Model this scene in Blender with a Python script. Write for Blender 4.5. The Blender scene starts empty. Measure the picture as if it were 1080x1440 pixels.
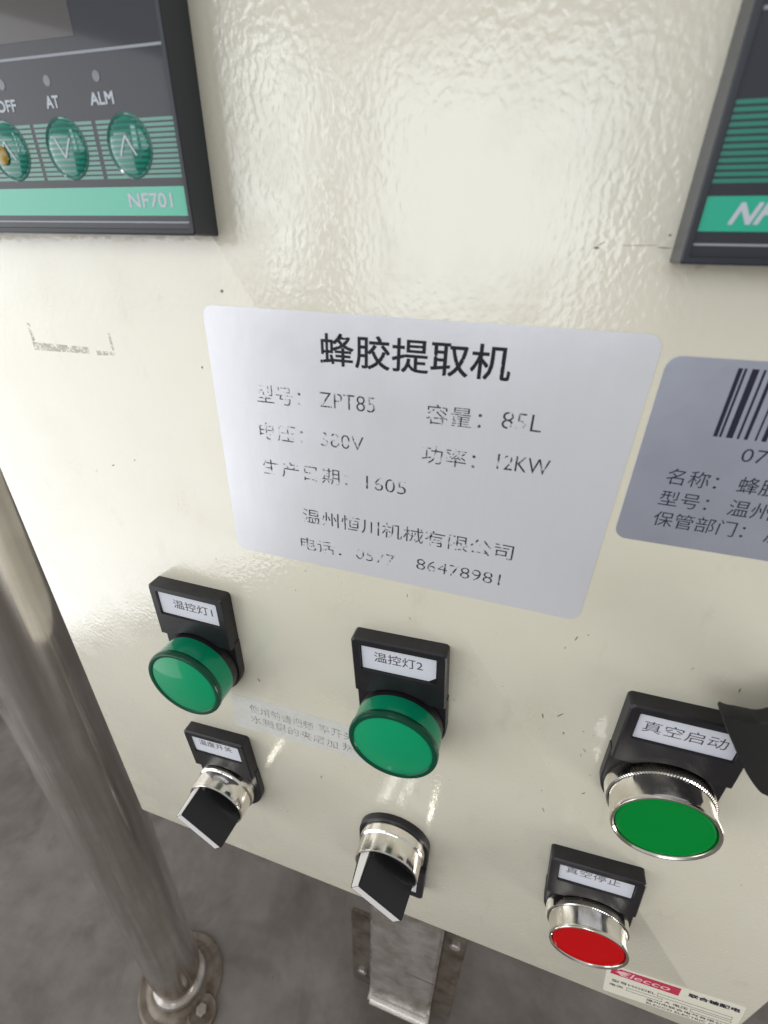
import bpy, bmesh, math, random
from mathutils import Matrix, Vector

random.seed(4)
S = bpy.context.scene
COL = S.collection
ZC = 0.82            # height of the camera above the floor (m)
MM = 0.001

# ------------------------------------------------------------------ camera
D = 0.1025           # distance of the lens from the panel face
R = ((0.95236543, -0.01860297, 0.30439121),
     (0.16424528, 0.87229369, -0.46057269),
     (-0.25695052, 0.48862833, 0.83379781))
cam_d = bpy.data.cameras.new('camera')
cam = bpy.data.objects.new('camera', cam_d)
COL.objects.link(cam)
ax = Vector((R[0][0], R[0][2], -R[0][1]))
ay = -Vector((R[1][0], R[1][2], -R[1][1]))
az = -Vector((R[2][0], R[2][2], -R[2][1]))
cam.matrix_world = Matrix(((ax.x, ay.x, az.x, 0), (ax.y, ay.y, az.y, -D),
                           (ax.z, ay.z, az.z, ZC), (0, 0, 0, 1)))
cam_d.sensor_fit = 'HORIZONTAL'
cam_d.sensor_width = 36
cam_d.lens = 36 * 658 / 1080
cam_d.clip_start = 0.005
cam_d.clip_end = 60
cam_d.dof.use_dof = True
cam_d.dof.focus_distance = 0.155
cam_d.dof.aperture_fstop = 26
S.camera = cam

# ------------------------------------------------------------------ world and light
W = bpy.data.worlds.new('World')
S.world = W
W.use_nodes = True
bg = W.node_tree.nodes['Background']
bg.inputs['Color'].default_value = (0.985, 0.985, 0.97, 1)
bg.inputs['Strength'].default_value = 0.46
S.view_settings.view_transform = 'Standard'
S.view_settings.look = 'None'
S.view_settings.gamma = 1
S.view_settings.exposure = 0.14


def area(name, loc, target, w, h, power, color):
    l = bpy.data.lights.new(name, 'AREA')
    l.shape = 'RECTANGLE'
    l.size = w
    l.size_y = h
    l.energy = power
    l.color = color
    o = bpy.data.objects.new(name, l)
    COL.objects.link(o)
    o.location = loc
    d = Vector(target) - Vector(loc)
    o.rotation_euler = d.to_track_quat('-Z', 'Y').to_euler()
    return o


P0 = (0, 0, ZC - 0.1)
area('window_light', (-0.30, -3.0, ZC + 0.86), P0, 1.7, 1.55, 20, (0.88, 0.94, 1.0))
area('narrow_window_light', (-1.80, -2.9, ZC + 1.0), P0, 0.45, 1.4, 7, (0.88, 0.94, 1.0))
area('left_fill_light', (-0.88, -0.42, ZC - 0.24), (-0.08, 0, ZC - 0.18), 0.90, 1.05, 5.7, (0.97, 0.985, 1.0))  # unseen fill panel added close by to brighten the left side
area('low_right_fill', (0.92, -0.28, ZC - 0.62), (0.03, 0, ZC - 0.26), 0.35, 0.35, 3.4, (1.0, 0.97, 0.92))  # added fill without a real source, lifts the lower right of the panel
area('ceiling_tube_light', (-0.3, -0.9, ZC + 2.0), P0, 1.2, 0.06, 4, (1.0, 0.98, 0.94))


# ------------------------------------------------------------------ materials
def mat(name, color=(0.5, 0.5, 0.5), rough=0.5, metal=0.0, coat=0.0, coat_rough=0.05, ior=1.45):
    m = bpy.data.materials.new(name)
    m.use_nodes = True
    b = m.node_tree.nodes['Principled BSDF']
    b.inputs['Base Color'].default_value = (*color, 1)
    b.inputs['Roughness'].default_value = rough
    b.inputs['Metallic'].default_value = metal
    b.inputs['Coat Weight'].default_value = coat
    b.inputs['Coat Roughness'].default_value = coat_rough
    b.inputs['IOR'].default_value = ior
    return m


class NT:
    def __init__(s, m):
        s.t = m.node_tree
        s.b = s.t.nodes['Principled BSDF']
        s.out = s.t.nodes['Material Output']
        s.tc = s.t.nodes.new('ShaderNodeTexCoord')

    def n(s, typ, **kw):
        x = s.t.nodes.new(typ)
        for k, v in kw.items():
            setattr(x, k, v)
        return x

    def l(s, a, b):
        s.t.links.new(a, b)

    def noise(s, scale, detail=3, rough=0.5, stretch=None, dist=0.0):
        x = s.n('ShaderNodeTexNoise')
        x.inputs['Scale'].default_value = scale
        x.inputs['Detail'].default_value = detail
        x.inputs['Roughness'].default_value = rough
        x.inputs['Distortion'].default_value = dist
        if stretch:
            mp = s.n('ShaderNodeMapping')
            mp.inputs['Scale'].default_value = stretch
            s.l(s.tc.outputs['Object'], mp.inputs['Vector'])
            s.l(mp.outputs[0], x.inputs['Vector'])
        else:
            s.l(s.tc.outputs['Object'], x.inputs['Vector'])
        return x.outputs['Fac']

    def ramp(s, fac, a, b, ca=(0, 0, 0), cb=(1, 1, 1)):
        r = s.n('ShaderNodeValToRGB')
        r.color_ramp.elements[0].position = a
        r.color_ramp.elements[1].position = b
        r.color_ramp.elements[0].color = (*ca, 1)
        r.color_ramp.elements[1].color = (*cb, 1)
        s.l(fac, r.inputs[0])
        return r.outputs[0]

    def mix(s, fac, a, b):
        x = s.n('ShaderNodeMix', data_type='RGBA')
        for sock, v in ((x.inputs[0], fac), (x.inputs[6], a), (x.inputs[7], b)):
            if isinstance(v, (int, float)):
                sock.default_value = v
            elif isinstance(v, tuple):
                sock.default_value = (*v, 1)
            else:
                s.l(v, sock)
        return x.outputs[2]

    def math(s, op, a, b=None, c=None):
        x = s.n('ShaderNodeMath', operation=op)
        for i, v in enumerate((a, b, c)):
            if v is None:
                continue
            if isinstance(v, (int, float)):
                x.inputs[i].default_value = v
            else:
                s.l(v, x.inputs[i])
        return x.outputs[0]

    def bump(s, h, dist, strength=1.0):
        x = s.n('ShaderNodeBump')
        x.inputs['Distance'].default_value = dist
        x.inputs['Strength'].default_value = strength
        s.l(h, x.inputs['Height'])
        s.l(x.outputs[0], s.b.inputs['Normal'])
        return x


# cream powder-coated sheet
m_panel = mat('cream_powder_coat', (0.74, 0.70, 0.57), 0.5, 0, 1.0, 0.12)
t = NT(m_panel)
grime = t.ramp(t.noise(38, 5, 0.62), 0.46, 0.75)
spots = t.ramp(t.noise(230, 2, 0.5), 0.71, 0.78)
spots2 = t.ramp(t.noise(60, 2, 0.5), 0.55, 0.66)
smear = t.ramp(t.noise(75, 5, 0.65, (1.0, 1.0, 0.5)), 0.60, 0.78)
c = t.mix(t.math('MULTIPLY', grime, 0.30), (0.74, 0.70, 0.575), (0.64, 0.59, 0.44))
c = t.mix(t.math('MULTIPLY', smear, 0.32), c, (0.42, 0.37, 0.27))
c = t.mix(t.math('MULTIPLY', t.math('MULTIPLY', spots, spots2), 0.55), c, (0.30, 0.25, 0.16))
t.l(c, t.b.inputs['Base Color'])
peel = t.noise(760, 1.3, 0.4, (1, 1, 0.8), 0.3)
peel2 = t.noise(1500, 1, 0.5)
big = t.noise(60, 1, 0.5)
hh = t.math('ADD', t.math('MULTIPLY', peel2, 0.06), t.math('ADD', peel, t.math('MULTIPLY', big, 1.2)))
t.bump(hh, 0.00003, 1.0)
cb = t.n('ShaderNodeBump')
cb.inputs['Distance'].default_value = 0.00009
t.l(hh, cb.inputs['Height'])
t.l(cb.outputs[0], t.b.inputs['Coat Normal'])
t.b.inputs['Coat IOR'].default_value = 1.85
t.b.inputs['Specular IOR Level'].default_value = 0.25
t.l(t.math('ADD', 0.15, t.math('MULTIPLY', grime, 0.2)), t.b.inputs['Coat Roughness'])


def film(name, col, metal, rough):
    m = mat(name, col, rough, metal)
    t = NT(m)
    st = t.noise(900, 2, 0.5, (1.0, 1.0, 0.03))
    cl = t.ramp(t.noise(70, 4, 0.6), 0.35, 0.75)
    dk = tuple(x * 0.90 for x in col)
    c = t.mix(t.math('MULTIPLY', st, 0.35), col, dk)
    c = t.mix(t.math('MULTIPLY', cl, 0.25), c, tuple(x * 0.86 for x in col))
    t.l(c, t.b.inputs['Base Color'])
    t.l(t.math('ADD', rough - 0.03, t.math('MULTIPLY', cl, 0.08)), t.b.inputs['Roughness'])
    t.bump(t.noise(300, 2, 0.5), 0.00003, 1.0)
    return m


m_label = film('silver_film', (0.86, 0.86, 0.90), 0.42, 0.32)
m_asset = film('silver_blue_film', (0.60, 0.63, 0.74), 0.72, 0.34)
m_paper = film('old_paper', (0.76, 0.76, 0.73), 0.0, 0.6)
m_insert = film('insert_paper', (0.66, 0.67, 0.73), 0.0, 0.45)

m_black = mat('black_plastic', (0.016, 0.015, 0.018), 0.38)
t = NT(m_black)
dust = t.ramp(t.noise(160, 4, 0.6), 0.45, 0.8)
t.l(t.mix(t.math('MULTIPLY', dust, 0.35), (0.011, 0.010, 0.013), (0.035, 0.032, 0.031)), t.b.inputs['Base Color'])
t.bump(t.noise(2600, 1, 0.5), 0.00002, 0.6)
m_gloss_black = mat('gloss_black_plastic', (0.012, 0.012, 0.014), 0.24)
m_bezel = mat('slate_plastic', (0.022, 0.026, 0.034), 0.35)
m_white = mat('white_plastic', (0.72, 0.69, 0.68), 0.4)
m_gap = mat('gap_shade', (0.006, 0.006, 0.006), 0.8)  # near-black colour standing in for shade in the button gap

m_chrome = mat('chrome', (0.80, 0.77, 0.72), 0.12, 1.0)
t = NT(m_chrome)
sm = t.ramp(t.noise(140, 4, 0.65), 0.42, 0.72)
t.l(t.mix(t.math('MULTIPLY', sm, 0.4), (0.82, 0.79, 0.74), (0.55, 0.48, 0.36)), t.b.inputs['Base Color'])
t.l(t.math('ADD', 0.08, t.math('MULTIPLY', sm, 0.22)), t.b.inputs['Roughness'])


def lens(name, col, rough, coat=1.0, trans=0.0, ior=1.28):
    m = mat(name, col, rough, 0, coat, 0.06, ior)
    m.node_tree.nodes['Principled BSDF'].inputs['Transmission Weight'].default_value = trans
    return m


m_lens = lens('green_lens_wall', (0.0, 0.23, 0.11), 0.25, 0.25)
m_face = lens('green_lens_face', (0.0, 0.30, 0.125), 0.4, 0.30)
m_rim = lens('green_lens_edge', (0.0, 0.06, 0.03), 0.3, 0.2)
m_green = lens('green_button', (0.0, 0.23, 0.035), 0.45, 0.0, 0.0, 1.16)
m_red = lens('red_button', (0.52, 0.004, 0.006), 0.45, 0.0, 0.0, 1.16)
m_key = lens('green_key', (0.015, 0.22, 0.16), 0.3, 0.5)
m_glass = lens('smoked_window', (0.030, 0.031, 0.042), 0.3, 0.5)
m_strip = mat('mint_print', (0.0, 0.40, 0.25), 0.22, 0, 1.0)
m_line = mat('green_line_print', (0.005, 0.20, 0.14), 0.22, 0, 1.0)
m_print = mat('pale_print', (0.30, 0.32, 0.36), 0.3)
m_led = mat('grey_led', (0.12, 0.13, 0.16), 0.25, 0, 0.6)
m_glue = mat('amber_glue', (0.34, 0.22, 0.03), 0.3, 0, 0.5)
m_banner = mat('red_print', (0.52, 0.03, 0.075), 0.4)
m_clear = mat('thin_film', (0.745, 0.715, 0.60), 0.4)
m_banner_txt = mat('pink_print', (0.80, 0.48, 0.50), 0.5)


def ink(name, lo, hi, scale=420, col=(0.03, 0.03, 0.045), stretch=(1, 1, 1)):
    """printed ink, rubbed away in flecks"""
    m = mat(name, col, 0.5)
    t = NT(m)
    f = t.ramp(t.math('ADD', t.math('MULTIPLY', t.noise(scale, 3, 0.65, stretch), 0.6), t.math('MULTIPLY', t.noise(scale * 0.28, 2, 0.5), 0.4)), lo, hi)
    tr = t.n('ShaderNodeBsdfTransparent')
    mx = t.n('ShaderNodeMixShader')
    t.l(f, mx.inputs[0])
    t.l(t.b.outputs[0], mx.inputs[1])
    t.l(tr.outputs[0], mx.inputs[2])
    t.l(mx.outputs[0], t.out.inputs[0])
    return m


t = NT(m_paper)
tr_ = t.n('ShaderNodeBsdfTransparent')
mx_ = t.n('ShaderNodeMixShader')
t.l(t.math('MULTIPLY_ADD', t.noise(90, 4, 0.6), 0.6, 0.02), mx_.inputs[0])
t.l(t.b.outputs[0], mx_.inputs[1])
t.l(tr_.outputs[0], mx_.inputs[2])
t.l(mx_.outputs[0], t.out.inputs[0])

i_bold = ink('ink_heading', 0.56, 0.64, 900, (0.004, 0.004, 0.008))
i_worn = ink('ink_worn', 0.45, 0.54, 1000, (0.05, 0.05, 0.06), (1, 1, 0.6))
i_mid = ink('ink_half_worn', 0.49, 0.58, 900, (0.035, 0.035, 0.045), (1, 1, 0.6))
i_faint = ink('ink_faint', 0.36, 0.60, 900, (0.24, 0.24, 0.28))
i_dark = ink('ink_fresh', 0.75, 0.9, 400, (0.012, 0.012, 0.03))
i_grey = ink('ink_grey', 0.62, 0.8, 900, (0.07, 0.06, 0.065))

m_steel = mat('stainless_tube', (0.80, 0.78, 0.76), 0.12, 1.0)
t = NT(m_steel)
sc = t.ramp(t.noise(26, 5, 0.6), 0.36, 0.70)
strk = t.ramp(t.noise(150, 4, 0.6, (1, 1, 0.035)), 0.40, 0.62)
br = t.noise(500, 3, 0.5, (1, 1, 0.02))
cc = t.mix(t.math('MULTIPLY', sc, 0.45), (0.84, 0.82, 0.80), (0.50, 0.45, 0.41))
t.l(t.mix(t.math('MULTIPLY', strk, 0.40), cc, (0.50, 0.47, 0.45)), t.b.inputs['Base Color'])
t.l(t.math('ADD', 0.06, t.math('ADD', t.math('MULTIPLY', sc, 0.12), t.math('MULTIPLY', strk, 0.10))), t.b.inputs['Roughness'])
t.bump(br, 0.00003, 1.0)
m_bright = mat('bright_steel', (0.88, 0.86, 0.83), 0.3, 0.7)
m_dark = mat('dark_knob_plastic', (0.004, 0.004, 0.0045), 0.5)
m_worn = mat('dirty_steel', (0.34, 0.315, 0.29), 0.3, 0.55)
t = NT(m_worn)
sc = t.ramp(t.noise(30, 5, 0.65), 0.4, 0.66)
t.l(t.mix(sc, (0.44, 0.41, 0.39), (0.20, 0.165, 0.135)), t.b.inputs['Base Color'])
t.l(t.math('ADD', 0.25, t.math('MULTIPLY', sc, 0.3)), t.b.inputs['Roughness'])
m_brown = mat('stained_steel', (0.14, 0.115, 0.095), 0.5, 0.6)
t = NT(m_brown)
sc = t.ramp(t.noise(45, 5, 0.65), 0.42, 0.68)
t.l(t.mix(sc, (0.20, 0.17, 0.14), (0.10, 0.075, 0.055)), t.b.inputs['Base Color'])

m_floor = mat('polished_concrete', (0.13, 0.118, 0.108), 0.42)
t = NT(m_floor)
a = t.noise(3.0, 6, 0.65, None, 0.6)
b_ = t.noise(17, 6, 0.65)
f = t.ramp(t.math('ADD', t.math('MULTIPLY', a, 0.6), t.math('MULTIPLY', b_, 0.4)), 0.38, 0.62)
c = t.mix(f, (0.095, 0.078, 0.066), (0.185, 0.168, 0.153))
st = t.ramp(t.noise(6.5, 4, 0.6, None, 1.2), 0.56, 0.66)
c = t.mix(t.math('MULTIPLY', st, 0.45), c, (0.07, 0.055, 0.043))
sp = t.ramp(t.noise(90, 3, 0.6), 0.68, 0.78)
c = t.mix(t.math('MULTIPLY', sp, 0.6), c, (0.05, 0.042, 0.035))
t.l(c, t.b.inputs['Base Color'])
t.l(t.math('ADD', 0.32, t.math('MULTIPLY', b_, 0.25)), t.b.inputs['Roughness'])
t.bump(b_, 0.002, 0.5)


# ------------------------------------------------------------------ geometry helpers
# panel frame: u right, v up, h out of the panel (all mm); world = (u, -h, ZC + v)
def link(name, me, parent=None, m=None):
    o = bpy.data.objects.new(name, me)
    COL.objects.link(o)
    if m is not None and not me.materials:
        me.materials.append(m)
    if parent is not None:
        o.parent = parent
    return o


def finish(name, bm, m, parent=None, smooth=True, angle=35):
    bmesh.ops.recalc_face_normals(bm, faces=bm.faces)
    me = bpy.data.meshes.new(name)
    bm.to_mesh(me)
    bm.free()
    if smooth:
        for p in me.polygons:
            p.use_smooth = True
        me.set_sharp_from_angle(angle=math.radians(angle))
    return link(name, me, parent, m)


def thing(name, u, v, label, cat, group=None, rot=0.0):
    o = bpy.data.objects.new(name, None)
    o.empty_display_size = 0.01
    COL.objects.link(o)
    o.location = (u * MM, 0, ZC + v * MM)
    o.rotation_euler = (0, math.radians(-rot), 0)
    tag(o, label, cat, group)
    return o


def tag(o, label, cat, group=None, kind=None):
    if label:
        o['label'] = label
    if cat:
        o['category'] = cat
    if group:
        o['group'] = group
    if kind:
        o['kind'] = kind
    return o


def V(u, v, h):
    return Vector((u * MM, -h * MM, v * MM))


def lathe(prof, seg=72, c=(0, 0), close=False):
    """prof = [(r, h)...] turned about the panel normal"""
    bm = bmesh.new()
    rings = []
    for r, h in prof:
        if r < 1e-6:
            rings.append([bm.verts.new(V(c[0], c[1], h))])
        else:
            rings.append([bm.verts.new(V(c[0] + r * math.cos(2 * math.pi * i / seg),
                                         c[1] + r * math.sin(2 * math.pi * i / seg), h)) for i in range(seg)])
    for A, B in zip(rings, rings[1:]):
        for i in range(seg):
            j = (i + 1) % seg
            if len(A) == 1 and len(B) == 1:
                continue
            if len(A) == 1:
                bm.faces.new((A[0], B[i], B[j]))
            elif len(B) == 1:
                bm.faces.new((A[i], B[0], A[j]))
            else:
                bm.faces.new((A[i], B[i], B[j], A[j]))
    return bm


def rrect(x0, y0, x1, y1, r, n=6):
    pts = []
    for cx, cy, a0 in ((x1 - r, y1 - r, 0), (x0 + r, y1 - r, 90), (x0 + r, y0 + r, 180), (x1 - r, y0 + r, 270)):
        for i in range(n + 1):
            a = math.radians(a0 + 90 * i / n)
            pts.append((cx + r * math.cos(a), cy + r * math.sin(a)))
    return pts


def slab(levels, cap0=True):
    """levels = [(outline, h)...] with equal vertex counts; caps the last one"""
    bm = bmesh.new()
    L = [[bm.verts.new(V(x, y, h)) for x, y in o] for o, h in levels]
    for A, B in zip(L, L[1:]):
        n = len(A)
        for i in range(n):
            bm.faces.new((A[i], A[(i + 1) % n], B[(i + 1) % n], B[i]))
    bm.faces.new(L[-1])
    if cap0:
        bm.faces.new(L[0][::-1])
    return bm


def box(u0, v0, h0, u1, v1, h1):
    o = [(u0, v0), (u1, v0), (u1, v1), (u0, v1)]
    return slab([(o, h0), (o, h1)])


def text(name, s, x0, x1, y0, y1, h, m, parent, off=0.0, warp=None, shear=0.0, bold=0.0):
    """letters fitted into the rectangle x0..x1, y0..y1 (mm) as a flat print at height h"""
    cu = bpy.data.curves.new(name, 'FONT')
    cu.body = s
    cu.offset = off
    cu.resolution_u = 3
    cu.shear = shear
    o = bpy.data.objects.new('tmp', cu)
    COL.objects.link(o)
    bpy.context.view_layer.update()
    dg = bpy.context.evaluated_depsgraph_get()
    me = bpy.data.meshes.new_from_object(o.evaluated_get(dg))
    bpy.data.objects.remove(o)
    bpy.data.curves.remove(cu)
    xs = [v.co.x for v in me.vertices]
    ys = [v.co.y for v in me.vertices]
    ax_, bx_, ay_, by_ = min(xs), max(xs), min(ys), max(ys)
    for v in me.vertices:
        x = x0 + (x1 - x0) * (v.co.x - ax_) / (bx_ - ax_)
        y = y0 + (y1 - y0) * (v.co.y - ay_) / (by_ - ay_)
        if warp:
            x, y = warp(x, y)
        v.co = V(x, y, h)
    if bold:      # heavier strokes: the same letters printed again a hair aside
        bm = bmesh.new()
        for k, (dx, dy) in enumerate(((0, 0), (bold, 0), (0, bold), (bold, bold), (bold / 2, bold / 2))):
            n0 = len(bm.verts)
            bm.from_mesh(me)
            bm.verts.ensure_lookup_table()
            for v in bm.verts[n0:]:
                v.co += Vector((dx * MM, -0.004 * k * MM, dy * MM))
        bm.to_mesh(me)
        bm.free()
    me.materials.clear()
    me.name = name
    return link(name, me, parent, m)


# ------------------------------------------------------------------ setting
bm = bmesh.new()
vs = [bm.verts.new((x, y, 0)) for x, y in ((-12, -12), (12, -12), (12, 12), (-12, 12))]
bm.faces.new(vs)
floor = finish('floor', bm, m_floor, smooth=False)
tag(floor, 'grey brown polished concrete floor below the cabinet', None, kind='structure')

# ------------------------------------------------------------------ cabinet
U0, U1, V0, V1_ = -173.0, 119.4, -282.0, 150.0
cab = thing('control_cabinet', (U0 + U1) / 2, V0, 'cream powder coated steel control cabinet carrying all the lamps and switches', 'control cabinet')
cab.location = (0, 0, ZC)
levels = [(rrect(U0, V0, U1, V1_, 1.2, 4), -150), (rrect(U0, V0, U1, V1_, 1.2, 4), -1.2),
          (rrect(U0 + .35, V0 + .35, U1 - .35, V1_ - .35, 1.0, 4), -0.35),
          (rrect(U0 + 1.1, V0 + 1.1, U1 - 1.1, V1_ - 1.1, .6, 4), 0)]
finish('front_panel', slab(levels), m_panel, cab, True, 50)

# old sticker residue, scratch and chips on the paint
m_res = ink('glue_residue', 0.36, 0.58, 900, (0.58, 0.555, 0.46))
bm = bmesh.new()
for x0, y0, x1, y1 in ((-137, -26.8, -117.0, -24.6), (-114.5, -26.6, -108.0, -25.3), (-136.8, -24.5, -135.7, -19.5), (-109.0, -25.2, -108.2, -20.4)):
    vs = [bm.verts.new(V(*p, 0.03)) for p in ((x0, y0), (x1, y0 + .4), (x1, y1), (x0, y1))]
    bm.faces.new(vs)
finish('glue_residue', bm, m_res, cab, smooth=False)
bm = bmesh.new()
random.seed(11)


def fleck(bm, u, v, a, b, ang):
    n = 8
    ca, sa = math.cos(ang), math.sin(ang)
    vs = []
    for i in range(n):
        t_ = 2 * math.pi * i / n
        k = random.uniform(.7, 1.15)
        x, y = a * k * math.cos(t_), b * k * math.sin(t_)
        vs.append(bm.verts.new(V(u + x * ca - y * sa, v + x * sa + y * ca, 0.03)))
    bm.faces.new(vs)


for u, v, a, b, g in ((6.9, 1.0, .55, .22, 0), (13.5, 1.5, 3.4, .05, .02), (17.6, 1.2, 1.3, .09, -.05), (18.1, 3.1, .28, .22, 0),
                      (7.6, 1.7, .7, .08, .5), (-72, -9, .5, .4, .3), (-81, -27.0, .25, .35, 0), (-60, -93.5, .3, .16, .4),
                      (47.5, -239, .55, .35, .3), (26, -125, .3, .6, .1), (61, -93, .2, .8, .1), (-79, -140.8, .9, .5, 1.9),
                      (31, -122, .3, .2, 0), (33, -130, .15, 1.1, .7), (-5, -165, .2, .2, 0), (22, -88, .2, .9, -.2), (24.5, -86, .3, .2, 0),
                      (-88, -88, .2, .3, 0), (20, -92, .15, .4, 0), (-120, -60, .6, .25, .5), (-111, -57, .3, .2, .5), (37, -150, .8, .2, 1.0),
                      (25, -155, .25, .25, 0), (-26, -230, .3, .3, 0), (60, -228, .8, .2, 1.2)):
    fleck(bm, u, v, a, b, g)
for i in range(14):      # brown scuffs round the lamps and buttons
    u_, v_ = random.choice(((-30, -95), (-20, -105), (20, -130), (35, -125), (60, -95), (30, -160), (80, -160), (55, -170), (-60, -190), (90, -190), (-5, -190)))
    fleck(bm, u_ + random.uniform(-14, 14), v_ + random.uniform(-10, 10), random.uniform(.1, .25), random.uniform(.5, 1.6), random.uniform(-.8, .8))
m_fleck = ink('paint_chip', 0.60, 0.85, 900, (0.27, 0.22, 0.14))
finish('paint_chips', bm, m_fleck, cab, smooth=False)['kind'] = 'stuff'
bm = bmesh.new()
for i in range(46):
    fleck(bm, random.uniform(-165, 115), random.uniform(-275, -85), random.uniform(.12, .38), random.uniform(.1, .3), random.uniform(0, 3))
m_spot = ink('dirt_speck', 0.55, 0.8, 700, (0.42, 0.36, 0.22))
finish('dirt_specks', bm, m_spot, cab, smooth=False)['kind'] = 'stuff'


# ------------------------------------------------------------------ stickers
def sheet(name, pts, th, m, label, cat, group=None):
    o = finish(name, slab([(pts, 0.0), (pts, th)], cap0=False), m, None, True, 40)
    o.location = (0, 0, ZC)
    return tag(o, label, cat, group)


lab = sheet('rating_label', [(x + (0.011 * (y + 47)), y - 0.006 * (x + 28)) for x, y in rrect(-78.4, -81.8, 21.5, -12.4, 2.8, 8)],
            0.12, m_label, 'large silver rating label with worn black Chinese printing in the middle of the cabinet', 'label')
h = 0.16
text('lettering', '蜂胶提取机', -47.8, -4.9, -23.7, -16.6, h, i_bold, lab, 0.0, bold=0.17)
text('lettering', '型号：', -65.8, -53.6, -34.4, -29.8, h, i_worn, lab, -0.008)
text('lettering', 'ZPT85', -48.4, -34.3, -33.7, -30.0, h, i_mid, lab, -0.012)
text('lettering', '容量：', -21.9, -9.4, -34.7, -30.1, h, i_mid, lab, -0.006)
text('lettering', '85L', -5.0, 3.4, -33.8, -30.0, h, i_mid, lab, -0.010)
text('lettering', '电压：', -66.2, -53.6, -44.2, -39.6, h, i_worn, lab, -0.006)
text('lettering', '380V', -48.7, -37.2, -43.8, -40.1, h, i_worn, lab, -0.012)
text('lettering', '功率：', -22.3, -9.7, -44.5, -39.9, h, i_mid, lab, -0.006)
text('lettering', '12KW', -4.7, 6.7, -43.5, -39.8, h, i_mid, lab, -0.006)
text('lettering', '生产日期：', -66.4, -41.6, -54.4, -49.8, h, i_worn, lab, -0.006)
text('lettering', '1605', -36.5, -25.9, -54.0, -50.3, h, i_mid, lab, -0.012)
text('lettering', '温州恒川机械有限公司', -55.4, 2.4, -67.7, -63.1, h, i_mid, lab, -0.004)
text('lettering', '电话：', -56.7, -44.0, -77.0, -72.7, h, i_worn, lab, -0.004)
text('lettering', '0577', -39.6, -28.2, -76.6, -73.1, h, i_worn, lab, -0.012)
text('lettering', '86478981', -22.0, 0.4, -76.0, -72.5, h, i_mid, lab, -0.012)

ast = sheet('asset_sticker', [(x, y + 0.004 * (x - 58)) for x, y in rrect(23.3, -55.9, 93.3, -16.0, 2.6, 8)],
            0.10, m_asset, 'grey blue asset sticker with a barcode beside the large rating label', 'sticker')
h = 0.14
bars = [(35.2, 35.9), (36.2, 36.6), (37.4, 38.5), (39.2, 39.6), (40.4, 41.0), (42.2, 42.5), (43.3, 44.1)]
u = 45.0
while u < 76:
    w = random.choice((.35, .35, .7, 1.1))
    bars.append((u, u + w))
    u += w + random.choice((.35, .7, .7, 1.1))
bar_mesh = bpy.data.meshes.new('bar')
bar_mesh.from_pydata([V(*p) for p in ((0, -13, 0), (1, -13, 0), (1, 0, 0), (0, 0, 0))], [], [(0, 1, 2, 3)])
bar_mesh.materials.append(i_dark)
for a_, b_ in bars:
    o = link('barcode_bar', bar_mesh, ast)
    o.location = V(a_, -17.5, h)
    o.scale = (b_ - a_, 1, 1)
text('lettering', '070', 41.2, 47.6, -34.9, -32.2, h, i_dark, ast, -0.010)
text('lettering', '名称：', 29.8, 39.1, -41.6, -38.0, h, i_dark, ast, -0.006)
text('lettering', '蜂胶提取机', 42.7, 61.6, -41.5, -37.9, h, i_dark, ast, -0.002)
text('lettering', '型号：', 29.8, 38.9, -46.6, -43.1, h, i_dark, ast, -0.006)
text('lettering', '温州', 42.7, 50.2, -46.7, -43.1, h, i_dark, ast, -0.006)
text('lettering', '保管部门：', 30.0, 47.2, -51.6, -48.0, h, i_dark, ast, -0.006)
text('lettering', '质', 51.0, 54.7, -51.6, -48.0, h, i_dark, ast, -0.006)

note = sheet('paper_note', [(-94.5, -173.2), (-66, -171.4), (-42, -170.6), (-24, -170.2), (-22.5, -151.2), (-44, -151.4), (-66, -151.6), (-92.8, -153.4)],
             0.10, m_paper, 'faded white paper strip with two worn printed lines between the two green lamps', 'sticker')
text('lettering', '使用前请把频', -85.4, -57.8, -161.2, -156.3, 0.14, i_faint, note, 0.0)
text('lettering', '率开关', -55.5, -41.0, -160.2, -155.4, 0.14, i_faint, note, 0.0)
text('lettering', '水箱里的夹层加', -85.8, -48.0, -167.6, -162.7, 0.14, i_faint, note, 0.0)
text('lettering', '热', -46.0, -40.5, -166.8, -162.1, 0.14, i_faint, note, 0.0)

# clear maker label in the lower right corner, tilted
T8 = math.radians(8.5)


def w8(x, y):
    return 71.0 + x * math.cos(T8) - y * math.sin(T8), -260.0 + x * math.sin(T8) + y * math.cos(T8)


mk = sheet('maker_sticker', [w8(x, y) for x, y in rrect(-1.5, -17.5, 46.0, 7.0, 1.0, 3)], 0.05, m_clear,
           'clear maker sticker with a red banner in the lower right corner of the cabinet', 'sticker')
bpts = [w8(x, y) for x, y in ((0.0, 0.0), (24.6, -1.0), (24.9, 5.6), (3.6, 5.8), (2.2, 4.6), (1.6, 5.6), (0.2, 5.2))]
finish('red_banner', slab([(bpts, 0.05), (bpts, 0.08)], cap0=False), m_banner, mk, smooth=False)
spl = []
for i in range(13):
    a_ = 2 * math.pi * i / 13
    r_ = (1.9 if i % 2 else 1.15)
    spl.append(w8(4.2 + 1.35 * r_ * math.cos(a_), 2.9 + r_ * math.sin(a_)))
finish('emblem', slab([(spl, 0.08), (spl, 0.10)], cap0=False), m_banner_txt, mk, smooth=False)
text('lettering', 'Elecco', 3.6, 21.2, 0.6, 4.6, 0.12, m_banner_txt, mk, 0.0, w8, 0.2, 0.15)
text('lettering', '联合输配电', 27.6, 44.6, 1.2, 4.2, 0.12, i_dark, mk, 0.0, w8, 0.0, 0.16)
text('lettering', '型号MODEL', 1.0, 17.2, -6.6, -4.4, 0.12, i_dark, mk, 0.0, w8)
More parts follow.
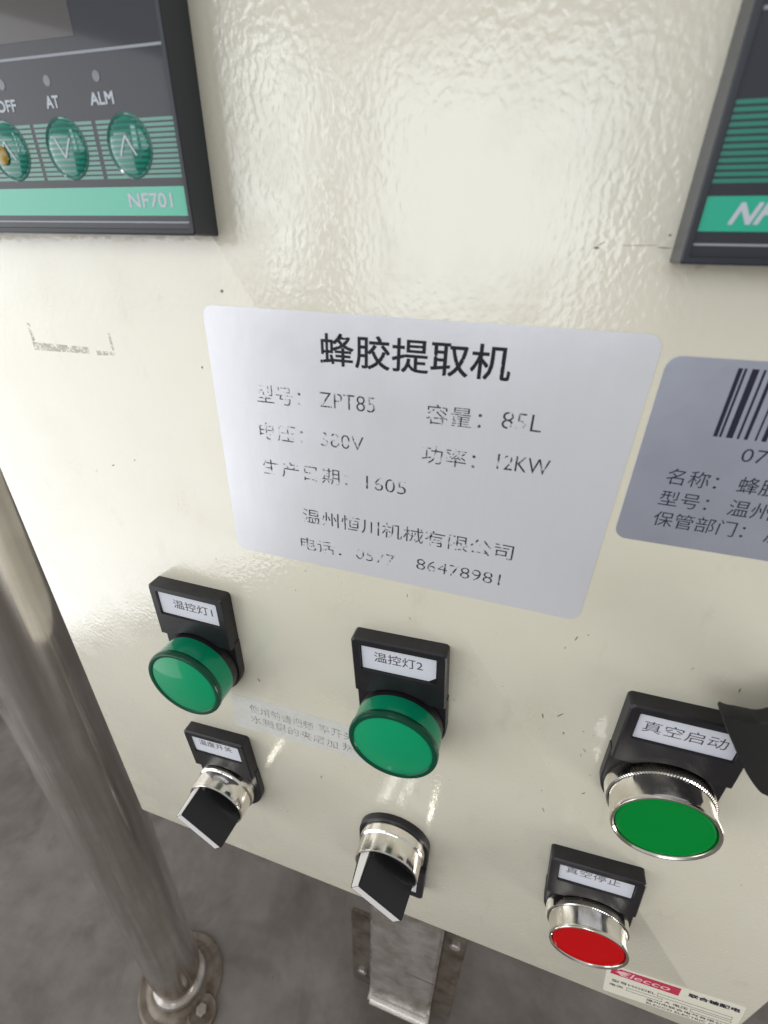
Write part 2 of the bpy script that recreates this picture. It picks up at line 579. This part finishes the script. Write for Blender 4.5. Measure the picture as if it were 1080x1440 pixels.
text('lettering', '电流', 0.6, 5.6, -10.6, -8.5, 0.12, i_dark, mk, 0.0, w8)
text('lettering', 'A 电压', 21.0, 29.2, -10.8, -8.6, 0.12, i_dark, mk, 0.0, w8)
text('lettering', '温州市联合电气有限公司', 14.6, 44.0, -13.9, -11.9, 0.12, i_dark, mk, 0.0, w8)
text('lettering', 'ELECCO ELECTRIC CO', 15.0, 41.0, -16.6, -15.0, 0.12, i_dark, mk, 0.0, w8)
for x0, x1, y0, y1 in ((17.8, 43.5, -6.9, -4.2), (6.8, 20.0, -10.9, -8.3), (30.0, 43.8, -10.9, -8.3)):
    bm = bmesh.new()
    w_ = .22
    for a, b, c_, d in ((x0, y0, x1, y0 + w_), (x0, y1 - w_, x1, y1), (x0, y0, x0 + w_, y0 + .9), (x0, y1 - .9, x0 + w_, y1),
                        (x1 - w_, y0, x1, y0 + .9), (x1 - w_, y1 - .9, x1, y1)):
        bm.faces.new([bm.verts.new(V(*w8(*p), 0.12)) for p in ((a, b), (c_, b), (c_, d), (a, d))])
    finish('printed_bracket', bm, i_grey, mk, smooth=False)


# ------------------------------------------------------------------ legend plate (shared by lamps and switches)
def plate_outline(d):
    w_, top, bot, rc = 14.8 - d, 33.8 - d, 11.6 + d * .5, 1.3
    pts = []
    for cx, cy, a0 in ((w_ - rc, top - rc, 0), (-w_ + rc, top - rc, 90)):
        for i in range(5):
            a = math.radians(a0 + 90 * i / 4)
            pts.append((cx + rc * math.cos(a), cy + rc * math.sin(a)))
    pts.append((-w_, bot))
    R_ = 14.6 + d
    xa = math.sqrt(R_ ** 2 - bot ** 2)
    a0, a1 = math.atan2(bot, -xa), math.atan2(bot, xa)
    pts.append((-w_ + 1.6, bot))
    for i in range(15):
        a = a0 + (a1 - a0) * i / 14
        pts.append((R_ * math.cos(a), R_ * math.sin(a)))
    pts.append((w_ - 1.6, bot))
    pts.append((w_, bot))
    return pts


def plate_mesh():
    bm = bmesh.new()
    L = []
    for d, h_ in ((0, 0), (0, 4.5), (.45, 5.0)):
        L.append([bm.verts.new(V(x, y, h_)) for x, y in plate_outline(d)])
    for A, B in zip(L, L[1:]):
        n = len(A)
        for i in range(n):
            bm.faces.new((A[i], A[(i + 1) % n], B[(i + 1) % n], B[i]))
    win = rrect(-12.1, 21.2, 12.1, 31.4, .5, 2)
    win2 = rrect(-11.9, 21.4, 11.9, 31.2, .4, 2)
    W0 = [bm.verts.new(V(x, y, 5.0)) for x, y in win]
    W1 = [bm.verts.new(V(x, y, 4.1)) for x, y in win2]
    n = len(W0)
    for i in range(n):
        bm.faces.new((W0[i], W0[(i + 1) % n], W1[(i + 1) % n], W1[i]))
    es = []
    for loop in (L[-1], W0):
        for i in range(len(loop)):
            a, b = loop[i], loop[(i + 1) % len(loop)]
            es.append(bm.edges.get((a, b)) or bm.edges.new((a, b)))
    bmesh.ops.triangle_fill(bm, use_beauty=True, use_dissolve=False, edges=es)
    # window floor
    bm.faces.new([bm.verts.new(V(x, y, 4.1)) for x, y in win2])
    return bm


_plate = None


def legend_plate(parent, txt, rot=0, m_txt=None, box_=None, insert_pts=None, off=0.0):
    global _plate
    if _plate is None:
        o = finish('name_plate', plate_mesh(), m_black, parent, True, 30)
        _plate = o.data
    else:
        o = link('name_plate', _plate, parent)
    o.rotation_euler = (0, math.radians(rot), 0)
    link('mounting_ring', RING, o)
    pts = insert_pts or rrect(-11.7, 21.6, 11.7, 31.0, .3, 2)
    finish('paper_insert', slab([(pts, 4.12), (pts, 4.3)], cap0=False), m_insert, o, smooth=False)
    if txt:
        x0, x1, y0, y1 = box_
        text('lettering', txt, x0, x1, y0, y1, 4.34, m_txt or i_grey, o, off)
    return o


def u_outline(d):
    pts = [(15.0 - d, 12.8), (-15.0 + d, 12.8)]
    for k in range(33):
        a_ = math.pi + math.pi * k / 32
        pts.append(((15.0 - d) * math.cos(a_), (15.0 - d) * math.sin(a_)))
    return pts


bm = slab([(u_outline(0), 0), (u_outline(0), 2.4), (u_outline(.4), 2.85)])
bmesh.ops.recalc_face_normals(bm, faces=bm.faces)
RING = bpy.data.meshes.new('mounting_ring')
bm.to_mesh(RING)
bm.free()
for p in RING.polygons:
    p.use_smooth = True
RING.set_sharp_from_angle(angle=math.radians(35))
RING.materials.append(m_black)


# ------------------------------------------------------------------ pilot lamps
def pilot_lamp(u, v, H, label, txt, box_, ins=None, prot=0):
    t_ = thing('pilot_lamp', u, v, label, 'pilot lamp', 'green pilot lamps on the cabinet')
    finish('collar', lathe([(13.6, 2.8), (14.1, 3.2), (14.1, 7.0), (13.2, 7.2)]), m_black, t_)
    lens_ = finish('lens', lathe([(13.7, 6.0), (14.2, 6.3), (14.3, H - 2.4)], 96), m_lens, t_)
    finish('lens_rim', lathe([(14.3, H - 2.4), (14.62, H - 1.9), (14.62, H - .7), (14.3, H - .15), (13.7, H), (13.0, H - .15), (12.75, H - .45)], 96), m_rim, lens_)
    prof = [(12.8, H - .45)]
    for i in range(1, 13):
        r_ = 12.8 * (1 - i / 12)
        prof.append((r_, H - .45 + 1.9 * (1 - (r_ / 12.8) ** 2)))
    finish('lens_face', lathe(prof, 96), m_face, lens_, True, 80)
    legend_plate(t_, txt, -prot, i_grey, box_, ins)
    return t_


pilot_lamp(-99.4, -134.8, 15.2, 'green pilot lamp with nameplate ending in 1, the left lamp near the cabinet edge', '温控灯1', (-6.2, 9.6, 25.0, 28.8), None, 0.5)
pilot_lamp(-23.1, -135.3, 14.2, 'green pilot lamp with nameplate ending in 2, right of the faded paper strip', '温控灯2', (-7.7, 7.6, 25.2, 29.2),
           [(-11.7, 21.6), (9.4, 21.6), (11.6, 23.4), (11.7, 31.0), (-11.7, 31.0)], 3.5)


# ------------------------------------------------------------------ selector switches
def chrome_bezel(parent, H):
    prof = [(13.4, 2.8), (13.6, 3.0), (13.6, 5.9), (13.15, 6.5), (12.95, 6.7), (12.9, H - .6), (12.75, H - .15), (12.4, H), (12.1, H - .2), (11.9, H - .9), (11.8, H - 4)]
    return finish('chrome_bezel', lathe(prof, 96), m_chrome, parent)


def selector(u, v, label, ang, plate_rot, txt, box_, dx=0.0):
    t_ = thing('selector_switch', u, v, label, 'selector switch', 'black selector switches with chrome collars')
    bz = chrome_bezel(t_, 13.5)
    kn = bpy.data.objects.new('knob', None)
    # knob: disc plus tapered grip bar
    a = math.radians(ang)
    ca, sa = math.cos(a), math.sin(a)

    def rot(p):
        return p[0] * ca - p[1] * sa, p[0] * sa + p[1] * ca
    bm = bmesh.new()
    lv = []
    for hl, ht, h_ in ((11.4, 4.8, 9.0), (11.3, 4.3, 14.0), (11.2, 2.75, 24.5), (11.0, 2.5, 25.0)):
        pts = [(-hl, -ht), (hl, -ht), (hl, ht), (-hl, ht)]
        lv.append([bm.verts.new(V(*rot(p), h_)) for p in pts])
    for A, B in zip(lv, lv[1:]):
        for i in range(4):
            bm.faces.new((A[i], A[(i + 1) % 4], B[(i + 1) % 4], B[i]))
    bm.faces.new(lv[-1])
    bm.faces.new(lv[0][::-1])
    bmesh.ops.recalc_face_normals(bm, faces=bm.faces)
    vert_e = [e for e in bm.edges if abs((e.verts[0].co - e.verts[1].co).normalized().y) > .8 or min(e.verts[0].co.y, e.verts[1].co.y) < -24.9 * MM]
    bmesh.ops.bevel(bm, geom=vert_e, offset=0.25 * MM, segments=2, affect='EDGES')
    kn = finish('knob', bm, m_gloss_black, t_, True, 30)
    finish('knob_base', lathe([(11.7, 9.2), (11.6, 10.2), (11.2, 10.6), (0, 10.6)]), m_gloss_black, kn)
    # white pointer line over the front ridge and down the upper left end
    pts = [rot(p) for p in ((-10.9, -1.75), (10.4, -1.75), (10.4, 2.15), (-10.9, 2.15))]
    finish('pointer_line', slab([(pts, 24.9), (pts, 25.12)], cap0=False), m_white, kn, smooth=False)
    bm = bmesh.new()
    q = [(-11.5, -2.6, 12.5), (-11.5, 3.0, 12.5), (-11.3, 2.2, 24.8), (-11.3, -1.8, 24.8)]
    q2 = [(-11.0, y, h_) for _, y, h_ in q]
    A = [bm.verts.new(V(*rot((x, y)), h_)) for x, y, h_ in q]
    B = [bm.verts.new(V(*rot((x, y)), h_)) for x, y, h_ in q2]
    bm.faces.new(A)
    for i in range(4):
        bm.faces.new((A[i], A[(i + 1) % 4], B[(i + 1) % 4], B[i]))
    finish('pointer_line', bm, m_white, kn, smooth=False)
    legend_plate(t_, txt, plate_rot, i_grey, box_).location.x = dx * MM
    return t_


selector(-101.6, -213.0, 'left selector switch, its paper nameplate upright above the chrome collar', -43, -5, '温度开关', (-8.5, 8.0, 26.2, 29.6), 1.2)
selector(-23.7, -214.0, 'selector switch beside the cabinet lower edge with its nameplate hanging below the collar', -40, 180, '', None)


# ------------------------------------------------------------------ push buttons
def push_button(u, v, H, label, m_cap, txt, box_, prot, group='chrome ringed push buttons', rr=13.1):
    t_ = thing('push_button', u, v, label, 'push button', group)
    bm = bmesh.new()
    n = 110
    # knurled collar
    rings = []
    for r_, r2, h_ in ((13.6, 13.6, 2.8), (14.1, 13.75, 3.4), (14.1, 13.75, 6.9), (13.5, 13.3, 7.15)):
        rings.append([bm.verts.new(V((r_ if i % 2 else r2) * math.cos(math.pi * i / n), (r_ if i % 2 else r2) * math.sin(math.pi * i / n), h_)) for i in range(2 * n)])
    for A, B in zip(rings, rings[1:]):
        for i in range(2 * n):
            bm.faces.new((A[i], A[(i + 1) % (2 * n)], B[(i + 1) % (2 * n)], B[i]))
    bz = finish('knurled_collar', bm, m_chrome, t_, True, 20)
    r_ = rr
    finish('chrome_bezel', lathe([(13.25, 7.0), (13.2, 7.5), (r_ - .15, 9.5), (r_, H - 1.2), (r_ + .1, H - .5), (r_ - .1, H - .05), (r_ - .5, H), (r_ - .95, H - .3), (r_ - 1.2, H - 1.0), (r_ - 1.2, H - 3)], 96), m_chrome, t_)
    cap = finish('button_cap', lathe([(r_ - 1.35, H - 3), (r_ - 1.35, H - .75), (r_ - 1.6, H - .5), (r_ - 2.1, H - .42), (r_ - 2.35, H - .62), (r_ - 2.8, H - .66), (0, H - .6)], 96), m_cap, t_, True, 60)
    finish('shadow_gap', lathe([(r_ - 1.1, H - 2.9), (0, H - 2.9)], 48), m_gap, t_)  # dark disc paints the shade in the gap around the cap
    legend_plate(t_, txt, -prot, i_grey, box_, None, -0.006)
    return t_


push_button(53.7, -134.9, 14.0, 'green push button in a chrome ring, upper right, its nameplate beside a black knob', m_green, '真空启动', (-10.2, 9.4, 24.6, 28.8), 1.5, rr=13.35)
push_button(51.6, -214.5, 13.6, 'red push button in a chrome ring below the green push button', m_red, '真空停止', (-9.6, 7.6, 26.4, 30.2), 6.0, rr=13.1)


# ------------------------------------------------------------------ black knob at right edge
kb = thing('black_knob', 66.0, -104.0, 'black plastic knob cut off by the right edge, overlapping the nameplate of the green button', 'knob')
out = [(-14.9, 16.3), (-12.4, 15.7), (-11.0, 16.0), (-6.3, 16.1), (-2.4, 21.3), (6.4, 21.5), (15.7, 11.0), (19.6, -7.5), (8.4, -6.9), (2.3, -5.8), (0.6, -5.4), (-1.3, -3.6), (-4.6, 0.5)]


def chaikin(p, k=2):
    for _ in range(k):
        q = []
        for a_, b_ in zip(p, p[1:] + p[:1]):
            q += [(a_[0] * .8 + b_[0] * .2, a_[1] * .8 + b_[1] * .2), (a_[0] * .2 + b_[0] * .8, a_[1] * .2 + b_[1] * .8)]
        p = q
    return p


OUT = chaikin(out)


def sh(p, d):
    cx, cy = 10, 0
    return (cx + (p[0] - cx) * d, cy + (p[1] - cy) * d)


finish('knob_head', slab([([sh(p, .985) for p in OUT], 10.4), (OUT, 11.0), (OUT, 14.0), ([sh(p, .985) for p in OUT], 14.6)]), m_dark, kb, True, 25)
finish('shaft', lathe([(9, 0), (9, 10.6)], 48, (16, 0)), m_black, kb)


# ------------------------------------------------------------------ temperature controllers
def dome(u, v, r, h0, hh, seg=40):
    prof = []
    for i in range(9):
        a = math.pi / 2 * i / 8
        prof.append((r * math.cos(a), h0 + hh * math.sin(a)))
    return lathe(prof, seg, (u, v))


def controller(u, v, label, left):
    """u, v = lower left corner of the 96 mm square bezel"""
    t_ = thing('temperature_controller', u, v, label, 'temperature controller', 'temperature controllers at the top of the cabinet')
    Hh = 8.0
    o1, o0 = rrect(0, 0, 96, 96, .5, 3), rrect(0.25, .25, 95.75, 95.75, .5, 3)
    i0, i1 = rrect(1.0, 1.0, 95.0, 95.0, .4, 3), rrect(1.15, 1.15, 94.85, 94.85, .4, 3)
    bm = bmesh.new()
    L = [[bm.verts.new(V(x, y, h_)) for x, y in o] for o, h_ in ((o1, 0), (o1, Hh - .25), (o0, Hh), (i0, Hh), (i1, Hh - .6))]
    for A, B in zip(L, L[1:]):
        n = len(A)
        for i in range(n):
            bm.faces.new((A[i], A[(i + 1) % n], B[(i + 1) % n], B[i]))
    finish('bezel', bm, m_bezel, t_, True, 30)
    pl = rrect(1.1, 1.1, 94.9, 94.9, .4, 3)
    fc = finish('face_plate', slab([(pl, 2), (pl, Hh - .45)]), m_glass, t_, True, 40)
    z = Hh - .45
    b0 = (1.4, 6.4, 9.8, 19.5) if left else (4.5, 9.1, 10.6, 20.4)
    y1, y2 = b0[0] + (2.0 if left else 0), b0[1] + (2.0 if left else 0)
    y1, y2 = (3.4, 8.4) if left else (4.5, 9.0)
    s0, s1 = b0[2], b0[3]

    def strip(name, x0, a, x1, b, m_, th=.06):
        p = [(x0, a), (x1, a), (x1, b), (x0, b)]
        return finish(name, slab([(p, z), (p, z + th)], cap0=False), m_, fc, smooth=False)
    strip('mint_band', 1.3, y1, 94.7, y2, m_strip)
    ly = 2.1 if left else 2.6
    strip('pale_line', 1.3, ly, 94.7, ly + .3, m_print)
    strip('pale_line', 1.3, 29.0, 94.7, 29.4, m_print)
    # key cells from the right: gaps 1 mm
    xs = [94.9]
    cells = [(76.5, 94.7), (60.4, 75.5), (44.4, 59.5), (28.4, 43.5), (1.3, 27.4)]
    keys = [(83.6, 15.0), (67.8, 15.0), (52.0, 15.0), (36.2, 15.0)]
    if not left:
        cells = [(1.3, 94.7)]
        keys = [(20.0, 15.6), (36.0, 15.6), (52.0, 15.6), (68.0, 15.6)]
    for x0, x1 in cells:
        bm = bmesh.new()
        n = 12
        p_ = (s1 - s0) / n
        for i in range(n):
            a, b = s0 + i * p_, s0 + i * p_ + p_ * .64
            bm.faces.new([bm.verts.new(V(*q, z + .05)) for q in ((x0, a), (x1, a), (x1, b), (x0, b))])
        finish('green_stripes', bm, m_line, fc, smooth=False)
    for k, (x, y) in enumerate(keys):
        ky = finish('key', dome(x, y, 4.7, z, .8), m_key, fc, True, 80)
        bm = bmesh.new()
        bm2 = lathe([(4.7, z), (5.1, z + .35), (5.4, z)], 40, (x, y))
        finish('key_rim', bm2, m_clear_rim, ky, True, 60)
        bm = bmesh.new()
        n = 9
        for i in range(n):       # raised printed stripes wrap over the dome
            yy = y - 4.2 + 8.4 * (i + .5) / n
            hw = math.sqrt(max(0, 4.65 ** 2 - (yy - y) ** 2))
            prev = None
            for j in range(13):
                xx = x - hw + 2 * hw * j / 12
                row = []
                for dy in (-.22, .22):
                    rr_ = min(1, math.hypot(xx - x, yy + dy - y) / 4.7)
                    row.append(bm.verts.new(V(xx, yy + dy, z + .8 * math.sqrt(max(0, 1 - rr_ ** 2)) + .05)))
                if prev:
                    bm.faces.new((prev[0], row[0], row[1], prev[1]))
                prev = row
        finish('key_stripes', bm, m_keystripe, ky, True, 80)
        bm.free() if False else None
        # chevron
        if left:
            up_ = 1 if k in (0, 2) else -1
            bm = bmesh.new()
            for sx in (-1, 1):
                prev = None
                for j in range(7):
                    f_ = j / 6
                    px, py = x + sx * 1.9 * f_, y + up_ * (1.6 - 3.2 * f_)
                    row = []
                    for dx in (-.22, .22):
                        rr_ = min(1, math.hypot(px + dx - x, py - y) / 4.7)
                        row.append(bm.verts.new(V(px + dx, py, z + .8 * math.sqrt(1 - rr_ ** 2) + .12)))
                    if prev:
                        bm.faces.new((prev[0], row[0], row[1], prev[1]))
                    prev = row
            finish('arrow_mark', bm, m_mark, ky, True, 80)
    if left:
        for x in (79.0, 66.9, 55.0):
            finish('indicator_led', lathe([(.85, z), (.85, z + .08), (0, z + .1)], 24, (x, 25.7)), m_led, fc, smooth=False)
        text('lettering', 'ALM', 76.4, 81.9, 21.5, 23.3, z + .08, m_mark, fc, 0.0, bold=.14)
        text('lettering', 'AT', 65.3, 68.5, 21.5, 23.3, z + .08, m_mark, fc, 0.0, bold=.14)
        text('lettering', 'OFF', 52.0, 57.2, 21.4, 23.2, z + .08, m_mark, fc, 0.0, bold=.14)
        text('lettering', 'NF701', 80.7, 91.4, 4.8, 7.2, z + .1, m_mark, fc, 0.0, bold=.14)
        strip('display_window', 6, 31.5, 76, 90, m_disp, .05)
        sp = dome(50.6, 14.2, 1.7, z + 1.0, .6, 14)
        o = finish('dried_glue', sp, m_glue, fc, True, 80)
    else:
        text('lettering', 'NF', 5.0, 10.9, 5.4, 8.0, z + .1, m_mark, fc, 0.0, None, 0.35, .22)
        text('lettering', '701', 11.6, 19.6, 5.4, 8.0, z + .1, m_mark, fc, 0.0, None, 0.35, .22)
        strip('display_window', 12, 36, 90, 90, m_disp, .05)
    return t_


m_clear_rim = mat('clear_key_rim', (0.07, 0.20, 0.17), 0.1, 0, 1.0)
m_keystripe = mat('key_stripe', (0.003, 0.13, 0.10), 0.12, 0, 1.0)
m_mark = mat('white_mark', (0.50, 0.54, 0.60), 0.35)
m_disp = mat('display_glass', (0.046, 0.038, 0.036), 0.3, 0, 0.5)
controller(-166.9, 1.9, 'temperature controller with domed arrow keys at the upper left, partly out of view', True)
controller(19.1, -1.1, 'temperature controller cut off by the right edge, dark face with slanted white letters', False)

# ------------------------------------------------------------------ stainless post with floor flange
post = bpy.data.objects.new('steel_post', None)
COL.objects.link(post)
post.location = (-0.301, 0.041, 0)
post.rotation_euler = (0, math.radians(1.8), 0)
tag(post, 'polished stainless steel tube post standing left of the cabinet on a round floor flange', 'post')


def turn(prof, seg=72, c=(0, 0)):
    bm = bmesh.new()
    rings = [[bm.verts.new((c[0] + r * math.cos(2 * math.pi * i / seg), c[1] + r * math.sin(2 * math.pi * i / seg), z)) for i in range(seg)] if r > 1e-6
             else [bm.verts.new((c[0], c[1], z))] for r, z in prof]
    for A, B in zip(rings, rings[1:]):
        for i in range(seg):
            j = (i + 1) % seg
            if len(B) == 1:
                bm.faces.new((A[i], A[j], B[0]))
            elif len(A) == 1:
                bm.faces.new((A[0], B[i], B[j]))
            else:
                bm.faces.new((A[i], A[j], B[j], B[i]))
    return bm


finish('tube', turn([(.026, .022), (.0285, .06), (.0285, 1.6)]), m_steel, post)
finish('weld_bead', turn([(.029, .012), (.031, .016), (.030, .021), (.026, .024)], 48), m_worn, post)
finish('flange', turn([(.050, 0.0), (.050, .005), (.047, .008), (.040, .0075), (.037, .0105), (.033, .012), (.025, .012)]), m_brown, post)
for k, a in enumerate((-0.35, 2.9)):
    cx, cy = .046 * math.cos(a), .046 * math.sin(a)
    lb = finish('bolt_lug', turn([(.017, 0.001), (.017, .009), (.0155, .0105), (.013, .0095), (0, .0095)], 40, (cx, cy)), m_brown, post)
    finish('bolt', turn([(.0065, .0095), (.0065, .0155), (.0055, .0165), (0, .0165)], 6, (cx, cy)), m_worn, lb, True, 20)

# ------------------------------------------------------------------ machine leg under the cabinet
leg = bpy.data.objects.new('machine_leg', None)
COL.objects.link(leg)
leg.location = (-0.030, 0.093, 0)
tag(leg, 'stained folded steel leg below the middle of the cabinet with bolted side plates', 'leg')


def wbox(x0, y0, z0, x1, y1, z1, bev=.0015):
    bm = bmesh.new()
    r = bmesh.ops.create_cube(bm, size=1)
    for v in r['verts']:
        v.co = Vector(((x0 + x1) / 2 + v.co.x * (x1 - x0), (y0 + y1) / 2 + v.co.y * (y1 - y0), (z0 + z1) / 2 + v.co.z * (z1 - z0)))
    if bev:
        bmesh.ops.bevel(bm, geom=bm.edges[:], offset=bev, segments=2, affect='EDGES')
    return bm


ztop = ZC - .2825
finish('front_channel', wbox(-.036, 0, .047, .036, .045, ztop, .003), m_worn, leg)
finish('bent_lip', wbox(-.0365, -.007, .038, .0365, .046, .0465, .003), m_bright, leg)
finish('foot_plate', wbox(-.034, .004, .004, .034, .05, .0375), m_brown, leg)
finish('seam', wbox(.004, -.0006, .152, .0355, .0005, .1532, .0003), m_brown, leg)
for s, x0, x1, zt in ((-1, -.064, -.0365, .19), (1, .0365, .060, .235)):
    sp_ = finish('side_plate', wbox(x0, .018, .004, x1, .024, zt), m_brown, leg)
    for z_ in ((zt - .018,) if s == 1 else (.05,)):
        bm = lathe([(5.5, 0), (5.5, 4), (4.5, 5), (0, 5)], 6)
        for v in bm.verts:
            v.co += Vector(((x0 + x1) / 2, .018, z_))
        finish('bolt', bm, m_worn, sp_, True, 20)
